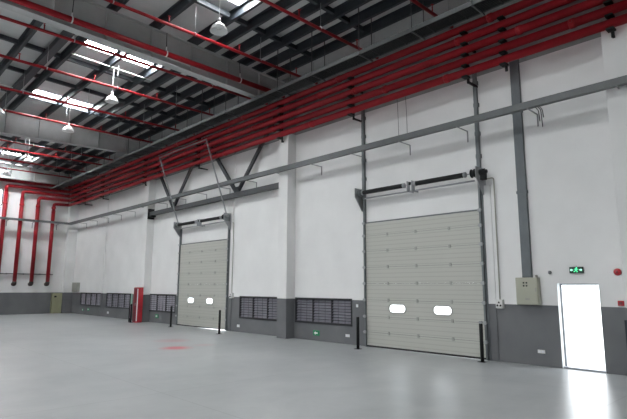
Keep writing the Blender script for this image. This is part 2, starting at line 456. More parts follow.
def sectional(name, x0, x1, track_top, wins, high_lift):
    r = structroot(name, ((x0 + x1) / 2, W, 0))
    yf, yb = W - .055, W - .012
    for i in range(8):
        z0, z1 = JZ[i] + .005, JZ[i + 1] - .005
        if i == 2:
            bm = panel_with_holes(x0, x1, z0, z1, yf, yb, [stadium(cx, 1.325, w, .265, yf) for cx, w in wins])
        else:
            bm = B(); box(bm, x0, x1, yf, yb, z0, z1)
        # pressed ribs of the steel skin
        for k in range(1, 4):
            zr = z0 + (z1 - z0) * k / 4
            if i == 2 and 1.17 < zr < 1.5: continue
            box(bm, x0 + .02, x1 - .02, yf - .004, yf + .01, zr - .012, zr + .012)
        ps = obj('door_section', bm, M['door'], r)
        if i == 2:
            for cx, w in wins:
                o_, i_ = stadium(cx, 1.325, w + .05, .315, yf - .015), stadium(cx, 1.325, w - .02, .245, yf - .015)
                bm = B(); vo = [bm.verts.new(p) for p in o_]; vi = [bm.verts.new(p) for p in i_]
                vo2 = [bm.verts.new(Vector(p) + Vector((0, .02, 0))) for p in o_]; vi2 = [bm.verts.new(Vector(p) + Vector((0, .04, 0))) for p in i_]
                n_ = len(vo)
                for k in range(n_):
                    j = (k + 1) % n_
                    bm.faces.new((vo[k], vo[j], vi[j], vi[k])); bm.faces.new((vo[k], vo2[k], vo2[j], vo[j])); bm.faces.new((vi[k], vi[j], vi2[j], vi2[k]))
                fr = obj('window_frame', bm, M['joint'], ps)
                bm = B(); poly(bm, stadium(cx, 1.325, w - .01, .255, yf + .01), (0, 1, 0), .006)
                obj('pane', bm, M['pane'], ps)
        if i:
            for fx in (.22, .48, .76):
                hx = x0 + (x1 - x0) * fx
                bm = B(); box(bm, hx - .04, hx + .04, yf - .022, yf - .004, JZ[i] - .05, JZ[i] + .05, .006)
                obj('hinge', bm, M['joint'], r)
    for z in JZ[1:-1]:
        bm = B(); box(bm, x0, x1, yf + .012, yb - .005, z - .0045, z + .0045); obj('joint_seal', bm, M['seam'], r)
    bm = B(); zr = .045 if high_lift else .006
    poly(bm, [(x0, yf + .002, .004), (x0 + (x1 - x0) * .45, yf + .002, .005), (x1, yf + .002, zr), (x1, yf + .002, .064), (x0, yf + .002, .064)], (0, 1, 0), .04)
    obj('bottom_seal', bm, M['rubber'], r)
    bm = B(); box(bm, x0 - .02, x1 + .02, yf - .012, yb, 4.268, 4.31, .005); obj('top_rail', bm, M['track'], r)
    # tracks with roller brackets
    for s, xe in ((-1, x0), (1, x1)):
        bm = B()
        if s < 0: box(bm, xe - .10, xe + .015, W - .05, W - .002, 0, 5.2); box(bm, xe - .045, xe + .015, W - .12, W - .05, 0.02, 5.2)
        else: box(bm, xe - .015, xe + .10, W - .05, W - .002, 0, 5.2); box(bm, xe - .015, xe + .045, W - .12, W - .05, 0.02, 5.2)
        tr = obj('track', bm, M['track'], r)
        for z in JZ[1:]:
            bm = B(); c = xe + s * .012
            box(bm, c - .05, c + .05, W - .15, W - .12, z - .05, z + .05, .01)
            tube(bm, [(c - .07, W - .135, z), (c + .07, W - .135, z)], .018, 8)
            obj('roller', bm, M['galv'], tr)
        # upper track
        bm = B()
        if high_lift:
            bar(bm, (xe + s * .03, W - .16, 5.2), (xe + s * .03, 12.1, 8.92), .055, .045)
        else:
            box(bm, xe + s * .03 - .05, xe + s * .03 + .05, W - .12, W - .02, 5.2, 8.55)
            for z in (5.9, 6.6, 7.5, 8.2): box(bm, xe + s * .03 - .075, xe + s * .03 + .075, W - .10, W - .002, z - .06, z + .06)
        obj('upper_track', bm, M['galv'] if high_lift else M['track'], r)
    if high_lift:
        bm = B(); bar(bm, (x0 - .08, 12.1, 8.93), (x1 + .08, 12.1, 8.93), .04, .045); obj('track_tie', bm, M['galv'], r)
    # torsion shaft, springs, end plates, drums, motor
    ys = W - .33
    bm = B(); tube(bm, [(x0 - .25, ys, 5.34), (x1 + .28, ys, 5.34)], .016, 10); obj('torsion_shaft', bm, M['galv'], r)
    bm = B(); tube(bm, [(x0 + .05, ys + .1, 5.14), (x1 - .05, ys + .1, 5.14)], .026, 10); obj('stay_rail', bm, M['galv'], r)
    xm = (x0 + x1) / 2 - .06
    for a, b in ((x0 + .14, xm - .24), (xm + .22, x1 - .30)):
        prof = []
        n_ = 60
        for k in range(n_ + 1):
            prof.append((.072 + (.008 if k % 2 else 0), (b - a) * k / n_))
        bm = B(); lathe(bm, [(.02, -.01)] + prof + [(.02, b - a + .01)], (a, ys, 5.34), 14, 'X'); obj('torsion_spring', bm, M['black'], r)
        for xx in (a, b):
            bm = B(); lathe(bm, [(.02, -.03), (.088, -.03), (.088, .03), (.02, .03)], (xx, ys, 5.34), 14, 'X'); obj('spring_cone', bm, M['galv'], r)
    for xx in (xm - .09, xm + .09):
        bm = B(); box(bm, xx - .012, xx + .012, ys - .05, ys + .12, 5.10, 5.46, .006); box(bm, xx - .012, xx + .012, ys + .12, W - .003, 5.10, 5.18, .004); obj('centre_bearing', bm, M['galv'], r)
    bm = B(); box(bm, xm - .035, xm + .035, ys - .04, ys + .04, 5.32, 5.42, .015); obj('coupler', bm, M['black'], r)
    for s, xe in ((-1, x0), (1, x1)):
        c = xe + s * .12
        bm = B()
        poly(bm, [(c - .01, ys - .14, 5.52), (c - .01, W - .003, 5.52), (c - .01, W - .003, 4.72), (c - .01, W - .09, 4.72), (c - .01, ys - .14, 5.2)], (1, 0, 0), .02)
        box(bm, c - .07, c + .07, W - .02, W - .003, 4.72, 5.52, .004)
        obj('end_plate', bm, M['galv'], r)
        bm = B(); lathe(bm, [(.03, -.06), (.13, -.06), (.13, -.045), (.10, -.03), (.10, .03), (.13, .045), (.13, .06), (.03, .06)], (xe - s * .02, ys, 5.34), 20, 'X')
        obj('cable_drum', bm, M['black'] if s > 0 else M['track'], r)
    bm = B(); lathe(bm, [(.02, -.10), (.09, -.10), (.09, .06), (.055, .07), (.055, .12), (.02, .12)], (x1 + .28, ys, 5.34), 18, 'X')
    box(bm, x1 + .20, x1 + .36, ys - .05, ys + .08, 5.10, 5.36, .015)
    obj('drive_unit', bm, M['black'] if not high_lift else M['track'], r)
    return r

d2 = sectional('door_2', *DOORS[0], 8.5, [(-10.13, .66), (-8.43, .64)], False)
d3 = sectional('door_3', *DOORS[1], 5.3, [(-23.30, .62), (-21.52, .62)], True)

# ------------------------------------------------------------------ louvre windows
def louvre(n, x0, x1, z0, z1, panes, pale):
    r = structroot('window_%d' % n, ((x0 + x1) / 2, W, z0))
    bm = B(); f = .07
    for a in ((x0, x1, z0, z0 + f), (x0, x1, z1 - f, z1), (x0, x0 + f * .6, z0 + f, z1 - f), (x1 - f * .6, x1, z0 + f, z1 - f)):
        box(bm, a[0], a[1], W - .03, W + .08, a[2], a[3], .006)
    obj('window_frame', bm, M['frame'], r)
    for k in range(1, panes):
        x = x0 + (x1 - x0) * k / panes
        bm = B(); mw = .04 if pale else .026; box(bm, x - mw, x + mw, W - .02, W + .08, z0 + f, z1 - f, .006); obj('mullion', bm, M['frame'], r)
    bm = B(); ns = 8
    for k in range(ns):
        z = z0 + f + (z1 - z0 - 2 * f) * (k + .5) / ns
        bar(bm, (x0 + f, W + .04, z), (x1 - f, W + .04, z), .10, .012)
    # tilt each slat about its own long axis
    for k in range(ns):
        z = z0 + f + (z1 - z0 - 2 * f) * (k + .5) / ns
        vs_ = bm.verts[k * 8:(k + 1) * 8] if hasattr(bm.verts, 'ensure_lookup_table') and not bm.verts.ensure_lookup_table() else []
        bmesh.ops.rotate(bm, verts=vs_, cent=(0, W + .04, z), matrix=Matrix.Rotation(math.radians(48), 3, 'X'))
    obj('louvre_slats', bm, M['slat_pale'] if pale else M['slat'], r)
    bm = B(); nb = panes * 3
    for k in range(1, nb):
        if k % 3 == 0: continue
        x = x0 + (x1 - x0) * k / nb
        tube(bm, [(x, W - .012, z0 + f), (x, W - .012, z1 - f)], .007, 6)
    obj('guard_bars', bm, M['frame'], r)
    bm = B(); box(bm, x0, x1, W + .12, W + .14, z0, z1); obj('backing_panel', bm, M['backing'], r)
for i, v in enumerate(VENTS): louvre(i + 1, *v, i >= 2)

# high window in the end wall
r = structroot('window_6', (L, (EW[0] + EW[1]) / 2, EW[2]))
bm = B()
box(bm, L - .1, L + .02, EW[0], EW[1], EW[2], EW[2] + .06); box(bm, L - .1, L + .02, EW[0], EW[1], EW[3] - .06, EW[3])
for y in (EW[0], EW[0] + .55, EW[0] + 1.08, EW[0] + 1.62, EW[1] - .06): box(bm, L - .1, L + .018, y, y + .06, EW[2] + .06, EW[3] - .06)
box(bm, L - .08, L + .016, EW[0] + .06, EW[1] - .06, 8.42, 8.47)
obj('window_frame', bm, M['frame'], r)
bm = B(); box(bm, L - .06, L - .05, EW[0], EW[1], EW[2], EW[3]); obj('pane', bm, M['pane'], r)

# ------------------------------------------------------------------ roof steel
def girder(x, y0, y1, zb0, zb1, label, cope=True):
    r = thing('roof_girder', label, 'roof beam', (x, y1, zb1))
    def zb(y): return zb0 + (zb1 - zb0) * (y - y0) / (y1 - y0)
    def zt(y): return zs(y) - PD - .025
    yc = 12.25
    ye = y1
    bm = B()
    out = [(x - .008, y0, zb(y0)), (x - .008, yc, zb(yc)), (x - .008, ye, 10.02), (x - .008, ye, zt(ye)), (x - .008, y0, zt(y0))]
    poly(bm, out, (1, 0, 0), .016); obj('web', bm, M['girder'], r)
    for nm, pts in (('bottom_flange', [(y0, zb(y0)), (yc, zb(yc)), (ye, 10.02)]), ('top_flange', [(y0, zt(y0)), (ye, zt(ye))])):
        bm = B()
        for (ya, za), (yb_, zb_) in zip(pts, pts[1:]):
            bar(bm, (x, ya, za), (x, yb_, zb_), .34 if nm == 'bottom_flange' else .30, .022)
        obj(nm, bm, M['girder'], r)
    y = y0 + 1.1
    while y < yc:
        bm = B(); box(bm, x - .13, x + .13, y - .006, y + .006, zb(y) + .011, zt(y) - .011); obj('stiffener', bm, M['girder'], r)
        y += 1.55
    bm = B(); box(bm, x - .17, x + .17, ye, ye + .03, 9.9, zt(ye) + .02); obj('end_plate', bm, M['girder'], r)
    return r
girder(-15.50, -8.0, 13.14, 10.20, 9.57, 'grey steel roof girder nearest the camera, with a thick red pipe along its web')
girder(-28.31, -8.0, 13.14, 9.22, 9.87, 'grey steel roof girder further back, between the rows of hanging lamps')
girder(-40.75, -8.0, 12.90, 9.62, 9.78, 'grey steel roof girder right against the far left end wall')

ordn = ['closest to the long wall', 'second from the long wall', 'third from the long wall', 'fourth from the long wall', 'fifth from the long wall',
        'sixth from the long wall', 'seventh from the long wall', 'eighth from the long wall', 'ninth from the long wall', 'tenth from the long wall', 'eleventh from the long wall']
PY = [12.45, 11.70, 10.95, 10.20, 9.45, 8.70, 7.20, 5.70, 4.20, 2.70, 1.20]
for y, od in zip(PY, ordn):
    bm = B(); zt = zs(y) - .008; zb = zt - PD
    xa, xb = L + .02, X1 - .5
    box(bm, xa, xb, y - .004, y + .004, zb, zt)                    # web
    box(bm, xa, xb, y + .004, y + .10, zb, zb + .007)              # bottom flange towards the wall
    box(bm, xa, xb, y + .093, y + .10, zb + .007, zb + .03)        # lip
    box(bm, xa, xb, y - .10, y - .004, zt - .007, zt)              # top flange
    box(bm, xa, xb, y - .10, y - .093, zt - .03, zt - .007)
    solo('roof_purlin', bm, M['purlin'], 'long dark steel roof purlin under the ceiling sheet, ' + od, 'purlin', 'roof purlins under the ceiling')

for xa, xb, lab in ((-28.12, -15.69, 'dark square steel strut between the two big girders, below the ceiling sheet'),
                    (-40.57, -28.5, 'dark square steel strut in the farthest bay, between the last two girders')):
    bm = B(); z = zs(5.1) - .42; box(bm, xa, xb, 4.98, 5.26, z, z + .24, .01)
    solo('roof_strut', bm, M['purlin'], lab, 'strut')

for x, lab in ((-7.8, 'thin dark tie bar across the purlins, above the big door'),
               (-10.4, 'thin dark tie bar across the purlins, second from the right of the near bay'),
               (-13.05, 'thin dark tie bar across the purlins, just right of the nearest girder'),
               (-17.6, 'thin dark tie bar across the purlins, just left of the nearest girder'),
               (-20.35, 'thin dark tie bar across the purlins, beside the second hanging lamp'),
               (-23.05, 'thin dark tie bar across the purlins, beside the third hanging lamp'),
               (-25.8, 'thin dark tie bar across the purlins, just right of the second girder'),
               (-31.2, 'thin dark tie bar across the purlins, just left of the second girder'),
               (-34.3, 'thin dark tie bar across the purlins, middle of the farthest bay'),
               (-37.4, 'thin dark tie bar across the purlins, nearest to the end wall')):
    bm = B()
    yy = sorted(PY)
    for a, b in zip(yy, yy[1:]):
        ya, yb = a + .106, b - .106
        bar(bm, (x, ya, zs(ya) - .16), (x, yb, zs(yb) - .16), .12, .16)
    solo('purlin_tie', bm, M['tie'], lab, 'tie bar', 'tie bars between the purlins')

def skylight(x, ya, yb, label):
    o = None
    bm = B()
    th = .012
    vs_ = []
    for t in (0.065, 0.065 + th):
        for (u, v) in ((x - SW, ya), (x + SW, ya), (x + SW, yb), (x - SW, yb)):
            vs_.append(bm.verts.new((u, v, zs(v) + t)))
    for f in ((0, 1, 2, 3), (7, 6, 5, 4), (0, 4, 5, 1), (1, 5, 6, 2), (2, 6, 7, 3), (3, 7, 4, 0)): bm.faces.new([vs_[k] for k in f])
    if label is None: return struct('window_%d' % (len([q for q in bpy.data.objects if q.name.startswith('window_') and q.name[7:].isdigit()]) + 1), bm, M['skylight'])  # no label: added out-of-view light strip, numbered along with the windows
    return solo('skylight', bm, M['skylight'], label, 'skylight', 'roof skylights')
labs = ['white skylight strip at the top of the photo, beside the largest lamp',
        'white skylight strip just behind the nearest girder, by the second lamp',
        'bright white skylight strip in the middle bay, left of the second lamp',
        'bright white skylight strip in the farthest bay by the end wall, beside a small lamp']
for s, lab in zip(SKY, labs): skylight(*s, lab)
for s in SKY_FILL: 
    skylight(*s, None)

# ------------------------------------------------------------------ red fire mains along the wall
YP = 12.95; XP = L + .33
ZP = [8.35, 8.70, 9.05, 9.40, 9.75]
YV = [11.80, 10.70, 9.60, 8.52, None]
PR = 0.116
mlab = ['lowest red fire main of five along the wall, turning down nearest the corner',
        'second lowest red fire main along the wall, with second drop pipe from the corner',
        'middle red fire main of five along the wall, with third drop pipe from the corner',
        'second highest red fire main along the wall, with drop pipe at the left photo edge',
        'highest red fire main of five along the wall, running on past the end wall window']
BRK = [(-3.12, W - .45), (-5.80, W), (-6.98, W), (-11.55, W), (-15.57, W - .45), (-22.2, W), (-28.31, W - .45), (-34.88, W - .12), (-38.3, W)]
for z, yv, lab in zip(ZP, YV, mlab):
    r = thing('fire_main_pipe', lab, 'pipe', (-20, YP, z))
    bm = B()
    if yv is None:
        tube(bm, [(4.0, YP, z), (XP, YP, z), (XP, 5.0, z - .12)], PR, 16, .3)
    else:
        dz = .05 if yv > 9 else .10
        pts = [(4.0, YP, z), (XP, YP, z), (XP, yv, z - dz), (XP, yv, z - .6)]
        tube(bm, pts, PR, 16, .17)
    obj('pipe_run', bm, M['red'], r)
    x = -1.6 - ((z - 8.35) * 5.3) % 5.9
    if abs(z - 8.70) < .01: x -= .5
    if abs(z - 9.75) < .01: x -= 3.0
    while x > -40:
        bm = B(); lathe(bm, [(PR, -.075), (PR + .012, -.075), (PR + .018, -.03), (PR + .018, .03), (PR + .012, .075), (PR, .075)], (x, YP, z), 16, 'X')
        box(bm, x - .03, x + .03, YP - .17, YP - PR, z - .03, z + .03, .008)
        obj('coupling', bm, M['redfit'], r)
        x -= 6.0
    if yv is not None:
        bm = B(); tube(bm, [(XP, yv, z - .55), (XP, yv, 2.34)], PR + .018, 16); obj('drop_pipe', bm, M['red'], r)
        bm = B(); lathe(bm, [(PR + .02, -.07), (PR + .034, -.07), (PR + .034, .07), (PR + .02, .07)], (XP, yv, 8.0 - .0), 16); obj('coupling', bm, M['redfit'], r)
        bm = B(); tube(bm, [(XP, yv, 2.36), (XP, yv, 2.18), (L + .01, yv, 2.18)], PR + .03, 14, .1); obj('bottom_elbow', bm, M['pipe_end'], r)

blab = ['on the pilaster at the right edge of the photo', 'where the vertical grey cable duct meets the pipes', "above the big door's right track", "above the big door's left track",
        'on the pilaster between the two large doors', 'above the small door between the slanting braces', 'on the pilaster left of the small door', 'on the slim pilaster left of the red cabinet', 'nearest the corner of the end wall']
for (x, yw), lab in zip(BRK, blab):
    r = thing('pipe_bracket', 'black bracket on the red mains, ' + lab, 'bracket', (x, yw, 8.1), 'brackets holding the red mains')
    bm = B(); yb = YP + PR + .006
    box(bm, x - .035, x + .035, yb, yb + .05, 8.05, 9.95, .006); obj('upright', bm, M['black'], r)
    for i in range(5):
        zc = ZP[i] - PR - .005
        bm = B(); box(bm, x - .09, x + .09, YP - .10, yb, zc - .052, zc, .012); obj('clamp', bm, M['black'], r)
    for z in (8.09, 9.22):
        if x == -5.80: continue
        if yw - .002 > yb + .06:
            bm = B(); box(bm, x - .03, x + .03, yb + .05, yw - .002, z - .03, z + .03, .006); obj('wall_arm', bm, M['black'], r)

# red sprinkler branches under the roof
ZB = 9.905
def branch(x, y0, label, r_=.052, z=ZB):
    r = thing('sprinkler_pipe', label, 'pipe', (x, YP, z), 'sprinkler branch pipes under the roof')
    bm = B(); tube(bm, [(x, y0, z), (x, YP - PR - .004, z - .03)], r_, 10); obj('pipe_run', bm, M['red'], r)
    y = 1.35
    while y < 12:
        if y > y0:
            bm = B(); tube(bm, [(x, y, z + r_ - .01), (x, y, z + .17)], .02, 8)
            lathe(bm, [(.008, .17), (.03, .175), (.012, .20), (.012, .235), (.045, .24), (.045, .25)], (x, y, z), 10)
            obj('sprinkler_head', bm, M['redfit'], r)
            bm = B(); tube(bm, [(x, y + .9, z + r_), (x, y + .9, zs(y + .9) - PD)], .008, 6)
            lathe(bm, [(r_ + .002, -.015), (r_ + .014, -.015), (r_ + .014, .015), (r_ + .002, .015)], (x, y + .9, z), 12, 'Y')
            obj('pipe_hanger', bm, M['galv'], r)
        y += 2.6
for x, lab in ((-7.28, 'red sprinkler branch pipe at the top of the photo, the rightmost one'),
               (-10.18, 'red sprinkler branch pipe of the near bay, second from the right'),
               (-13.2, 'red sprinkler branch pipe of the near bay, passing just below the largest lamp'),
               (-16.3, 'red sprinkler branch pipe hugging the back of the nearest girder'),
               (-19.18, 'red sprinkler branch pipe of the middle bay, crossing the cord of the second lamp'),
               (-22.35, 'red sprinkler branch pipe in the centre of the middle bay, above the third lamp'),
               (-25.3, 'red sprinkler branch pipe seen against the top of the second girder'),
               (-30.7, 'red sprinkler branch pipe just behind the second girder'),
               (-32.45, 'red sprinkler branch pipe of the farthest bay, second behind the second girder'),
               (-35.3, 'red sprinkler branch pipe of the farthest bay, third behind the second girder'),
               (-38.0, 'red sprinkler branch pipe nearest the end wall, above the farthest lamp')):
    branch(x, -2.0, lab)

r = thing('girder_pipe', 'thick red pipe fixed along the side of the nearest roof girder', 'pipe', (-15.15, 12.8, 9.9))
bm = B(); tube(bm, [(-15.19, -4.0, 10.06), (-15.19, YP - PR, 9.92)], .098, 14); obj('pipe_run', bm, M['red'], r)
for y in (1.0, 4.4, 7.5, 10.6):
    bm = B(); lathe(bm, [(.099, -.02), (.112, -.02), (.112, .02), (.099, .02)], (-15.19, y, 10.06 - .14 * (y + 4) / 16.8), 14, 'Y')
    box(bm, -15.21, -15.17, y - .015, y + .015, 10.1, 10.22)
    obj('clamp', bm, M['white'], r)
    bm = B(); tube(bm, [(-15.19, y, 10.2), (-15.32, y + .05, zs(y) - PD - .04)], .012, 6); obj('hanger_rod', bm, M['black'], r)

# ------------------------------------------------------------------ hung cable tray under the eaves
TY0, TY1, TZ = 11.2, 11.76, 9.25
r = thing('cable_tray', 'wide grey cable tray hung on rods under the roof in front of the red mains', 'cable tray', (-18, 11.5, TZ))
bm = B()
box(bm, -40.4, 4, TY0, TY0 + .02, TZ, TZ + .13); box(bm, -40.4, 4, TY1 - .02, TY1, TZ, TZ + .13)
obj('side_rails', bm, M['hungtray'], r)
for k in range(44):
    bm = B(); box(bm, -40.2 + k, -40.165 + k, TY0 + .021, TY1 - .021, TZ, TZ + .012); obj('rung', bm, M['black'], r)
bm = B()
for k, (y, rr) in enumerate(((11.26, .03), (11.325, .028), (11.39, .032), (11.46, .035), (11.53, .03), (11.595, .032), (11.665, .032), (11.71, .02))):
    tube(bm, [(-40.3, y, TZ + .012 + rr), (3.9, y, TZ + .012 + rr)], rr, 8)
obj('cables', bm, M['black'], r)
for x in (-1.5, -4.0, -5.75, -7.62, -9.6, -11.75, -13.6, -17.0, -18.9, -21.3, -23.9, -26.6, -30.0, -32.9, -35.7, -38.4):
    bm = B(); box(bm, x - .02, x + .02, TY0 - .06, TY1 + .08, TZ - .04, TZ - .001, .004); h = obj('hanger_bar', bm, M['hungtray'], r)
    for y in (TY0 - .03, TY1 + .04):
        bm = B(); tube(bm, [(x, y, TZ - .06), (x, y, zs(y) - PD * .5)], .016, 6); obj('hanger_rod', bm, M['hungtray'], h)

# ------------------------------------------------------------------ wall cable tray with brackets
def zt_(x): return 6.80
r = thing('cable_tray', 'slim grey cable tray running across both walls at mid height below the red pipes', 'cable tray', (-15, 13.0, 6.78))
bm = B()
ty = 13.02
bar(bm, (4.0, ty, 6.86), (L + .55, ty, 6.86), .16, .16)
obj('tray_run', bm, M['tray'], r)
bm = B(); bar(bm, (L + .55, ty + .08, 6.861), (L + .55, 4.0, 6.861), .15, .158); obj('end_wall_run', bm, M['tray'], r)
bm = B()
box(bm, L + .5, 4.0, ty - .088, ty + .088, 6.941, 6.956); obj('lid', bm, M['tray'], r)
x = -1.0
while x > -40:
    deep = any(a - .1 < x < b + .1 for a, b in ((-3.32, -2.72), (-15.86, -15.28), (-28.62, -28.0)))
    yw = W - .45 if deep else W
    bm = B(); box(bm, x - .016, x + .016, ty - .07, yw - .003, 6.752, 6.778, .004)
    if not deep: box(bm, x - .018, x + .018, yw - .03, yw - .003, 6.42, 6.752, .004)
    obj('bracket', bm, M['bracket'], r)
    x -= 2.12
y = 12.2
while y > 5:
    bm = B(); box(bm, L + .003, L + .62, y - .022, y + .022, 6.745, 6.778, .004); box(bm, L + .003, L + .04, y - .025, y + .025, 6.35, 6.745, .004)
    obj('bracket', bm, M['bracket'], r); y -= 1.7

# ------------------------------------------------------------------ wall brace above the small door
r = thing('wall_brace', 'dark steel beam with two V-shaped braces above the small door', 'brace', (-22, 13.35, 6.2))
yb = 13.38
bm = B(); box(bm, -27.98, -15.88, yb - .11, yb + .11, 6.20, 6.42, .012); obj('bottom_beam', bm, M['brace'], r)
for xa, xb in ((-25.25, -28.0), (-25.25, -22.25), (-19.15, -22.15), (-19.15, -16.1)):
    s = 1 if xb > xa else -1
    bm = B(); bar(bm, (xa + s * .06, yb, 6.44), (xb, yb, 9.75), .10, .17); obj('diagonal', bm, M['frame'] if s > 0 else M['purlin'], r)
for xa in (-25.25, -19.15):
    bm = B(); poly(bm, [(xa - .25, yb - .02, 6.42), (xa + .25, yb - .02, 6.42), (xa + .16, yb - .02, 6.70), (xa - .16, yb - .02, 6.70)], (0, 1, 0), .03); obj('gusset_plate', bm, M['purlin'], r)
bm = B(); box(bm, -28.0, -27.93, yb - .2, yb + .2, 6.0, 6.62, .008); box(bm, -27.93, -27.6, yb - .14, yb + .14, 6.10, 6.195); obj('end_plate', bm, M['black'], r)

# ------------------------------------------------------------------ duct, boxes and small fittings on the long wall
r = thing('cable_duct', 'vertical grey cable duct from the beige electrical box up to the red pipes', 'cable duct', (-5.78, W, 2.33))
bm = B(); box(bm, -5.90, -5.65, W - .10, W - .002, 2.295, 8.6, .006); obj('duct_body', bm, M['duct'], r)
bm = B()
box(bm, -5.92, -5.63, W - .11, W - .002, 6.92, 7.0, .004); obj('joint_cover', bm, M['duct'], r)
bm = B(); box(bm, -5.92, -5.63, W - .11, W - .002, 4.6, 4.68, .004); obj('joint_cover', bm, M['duct'], r)

r = thing('electrical_box', 'beige electrical distribution box on the wall left of the lit doorway', 'electrical box', (-5.76, W, 1.58))
bx0, bx1 = -6.06, -5.46
bm = B(); box(bm, bx0, bx1, W - .18, W - .002, 1.57, 2.29, .012); obj('case', bm, M['beige'], r)
bm = B(); box(bm, bx0 + .02, bx1 - .02, W - .198, W - .181, 1.59, 2.27, .006); d = obj('door', bm, M['beige'], r)
for i, (dx, dz) in enumerate(((.23, 2.15), (.31, 2.15), (.23, 2.07), (.31, 2.07))):
    bm = B(); lathe(bm, [(.02, 0), (.02, .015), (.014, .02)], (bx0 + dx, W - .198, dz), 12, 'Y'); obj('indicator', bm, M['black'], d)
bm = B(); box(bm, bx0 + .25, bx0 + .37, W - .204, W - .199, 1.70, 1.74, .002); obj('nameplate', bm, M['greybox'], d)
bm = B(); box(bm, bx1 - .07, bx1 - .045, W - .215, W - .198, 1.92, 2.02, .004); obj('lock', bm, M['greybox'], d)
bm = B(); tube(bm, [(bx1 - .06, W - .1, 2.285), (bx1 - .06, W - .1, 2.36)], .035, 12); obj('cable_gland', bm, M['greybox'], r)

# exit sign
r = thing('exit_sign', 'small lit green exit sign with figure and arrows above the bright doorway', 'sign', (-4.56, W, 2.37))
ex0, ex1, ez0, ez1 = -4.70, -4.37, 2.39, 2.545
bm = B(); box(bm, ex0, ex1, W - .05, W - .002, ez0, ez1, .008); obj('housing', bm, M['black'], r)
ye = W - .052
bm = B(); box(bm, ex0 + .012, ex1 - .012, ye - .002, ye + .001, ez0 + .012, ez1 - .012); obj('face', bm, M['exitdark'], r)
cx, cz = (ex0 + ex1) / 2, (ez0 + ez1) / 2
yy = ye - .003
def flat(bm, pts): poly(bm, [(cx + a, yy, cz + b) for a, b in pts], (0, -1, 0), .003)
bm = B()
flat(bm, [(.012 + .016 * math.cos(t * math.pi / 6), .052 + .016 * math.sin(t * math.pi / 6)) for t in range(12)])      # head
flat(bm, [(-.012, .034), (.022, .034), (.014, -.014), (-.022, -.012)])                                                 # torso
flat(bm, [(-.022, -.010), (-.006, -.014), (-.032, -.040), (-.055, -.058), (-.064, -.046), (-.042, -.030)])             # trailing leg
flat(bm, [(.000, -.014), (.014, -.014), (.036, -.034), (.020, -.064), (.006, -.060), (.018, -.036)])                   # leading leg
flat(bm, [(.018, .034), (.022, .020), (.050, .004), (.056, .014), (.034, .026)])                                       # front arm
flat(bm, [(-.012, .034), (-.016, .020), (-.046, .012), (-.050, .022), (-.030, .030)])                                  # rear arm
obj('running_figure', bm, M['exitgreen'], r)
for s in (-1, 1):
    bm = B()
    flat(bm, [(s * .145, 0), (s * .110, .036), (s * .110, .012), (s * .072, .012), (s * .072, -.012), (s * .110, -.012), (s * .110, -.036)][::s])
    obj('arrow', bm, M['exitpale'], r)
bm = B(); tube(bm, [(cx, W - .025, ez1 - .002), (cx, W - .025, ez1 + .03)], .012, 8); obj('cable_entry', bm, M['greybox'], r)

# alarm bell, call point, push button
r = thing('alarm_bell', 'round red fire alarm bell high on the wall right of the doorway', 'alarm bell', (-3.62, W, 2.29))
bm = B(); lathe(bm, [(.085, 0), (.085, .03), (.078, .05), (.055, .066), (.02, .074), (.0001, .074)], (-3.62, W - .002, 2.40), 26, 'Y'); obj('gong', bm, M['redgloss'], r)
bm = B(); lathe(bm, [(.022, 0), (.022, .012), (.0001, .014)], (-3.62, W - .075, 2.40), 12, 'Y'); obj('centre_cap', bm, M['reddark'], r)
r = thing('call_point', 'small square red manual call point at dado height right of the doorway', 'call point', (-3.61, W, 1.59))
bm = B(); box(bm, -3.67, -3.54, W - .05, W - .002, 1.60, 1.72, .01); obj('case', bm, M['redgloss'], r)
bm = B(); box(bm, -3.64, -3.57, W - .056, W - .051, 1.63, 1.69, .004); obj('press_plate', bm, M['reddark'], r)
r = thing('wall_button', 'small round dark fitting on the white wall above the electrical box', 'button', (-5.2, W, 2.36))
bm = B(); lathe(bm, [(.045, 0), (.045, .02), (.038, .03), (.0001, .032)], (-5.2, W - .002, 2.42), 18, 'Y'); obj('base', bm, M['knob'], r)
bm = B(); lathe(bm, [(.03, 0), (.025, .03), (.0001, .034)], (-5.2, W - .034, 2.42), 14, 'Y'); obj('cap', bm, M['galv'], r)

r = thing('wall_box', 'dark box on the pilaster at the right photo edge, beside the bright doorway', 'box', (-3.0, W - .45, .5))
bm = B(); box(bm, -3.44, -2.86, W - .53, W - .452, .50, 1.30, .012); obj('case', bm, M['navy'], r)
bm = B(); box(bm, -3.42, -2.89, W - .545, W - .531, .53, 1.27, .005); obj('lid', bm, M['navy'], r)

def socket(x, z, w, h, label, n=2):
    r = thing('wall_socket', label, 'socket', (x, W, z - h / 2), 'white wall sockets')
    bm = B(); box(bm, x - w / 2, x + w / 2, W - .02, W - .002, z - h / 2, z + h / 2, .006); obj('plate', bm, M['whiteplastic'], r)
    for k in range(n):
        cx_ = x - w / 2 + w * (k + .5) / n
        bm = B(); box(bm, cx_ - w / n * .32, cx_ + w / n * .32, W - .026, W - .0205, z - h * .3, z + h * .3, .003); obj('outlet', bm, M['jamb'], r)
socket(-5.55, .37, .19, .09, 'white double socket plate on the grey dado, lower left of the bright doorway')
socket(-12.39, .30, .20, .10, 'white socket plate low on the dado, below the right end of the rightmost louvre window')
socket(-11.92, 1.37, .10, .11, "small white switch plate beside the big door's left track", 1)
socket(-19.10, .27, .2, .12, 'white socket plate low on the dado, below the louvre window right of the small door')
socket(-34.02, .30, .28, .14, 'white socket plate on the far dado, left of the red cabinet')

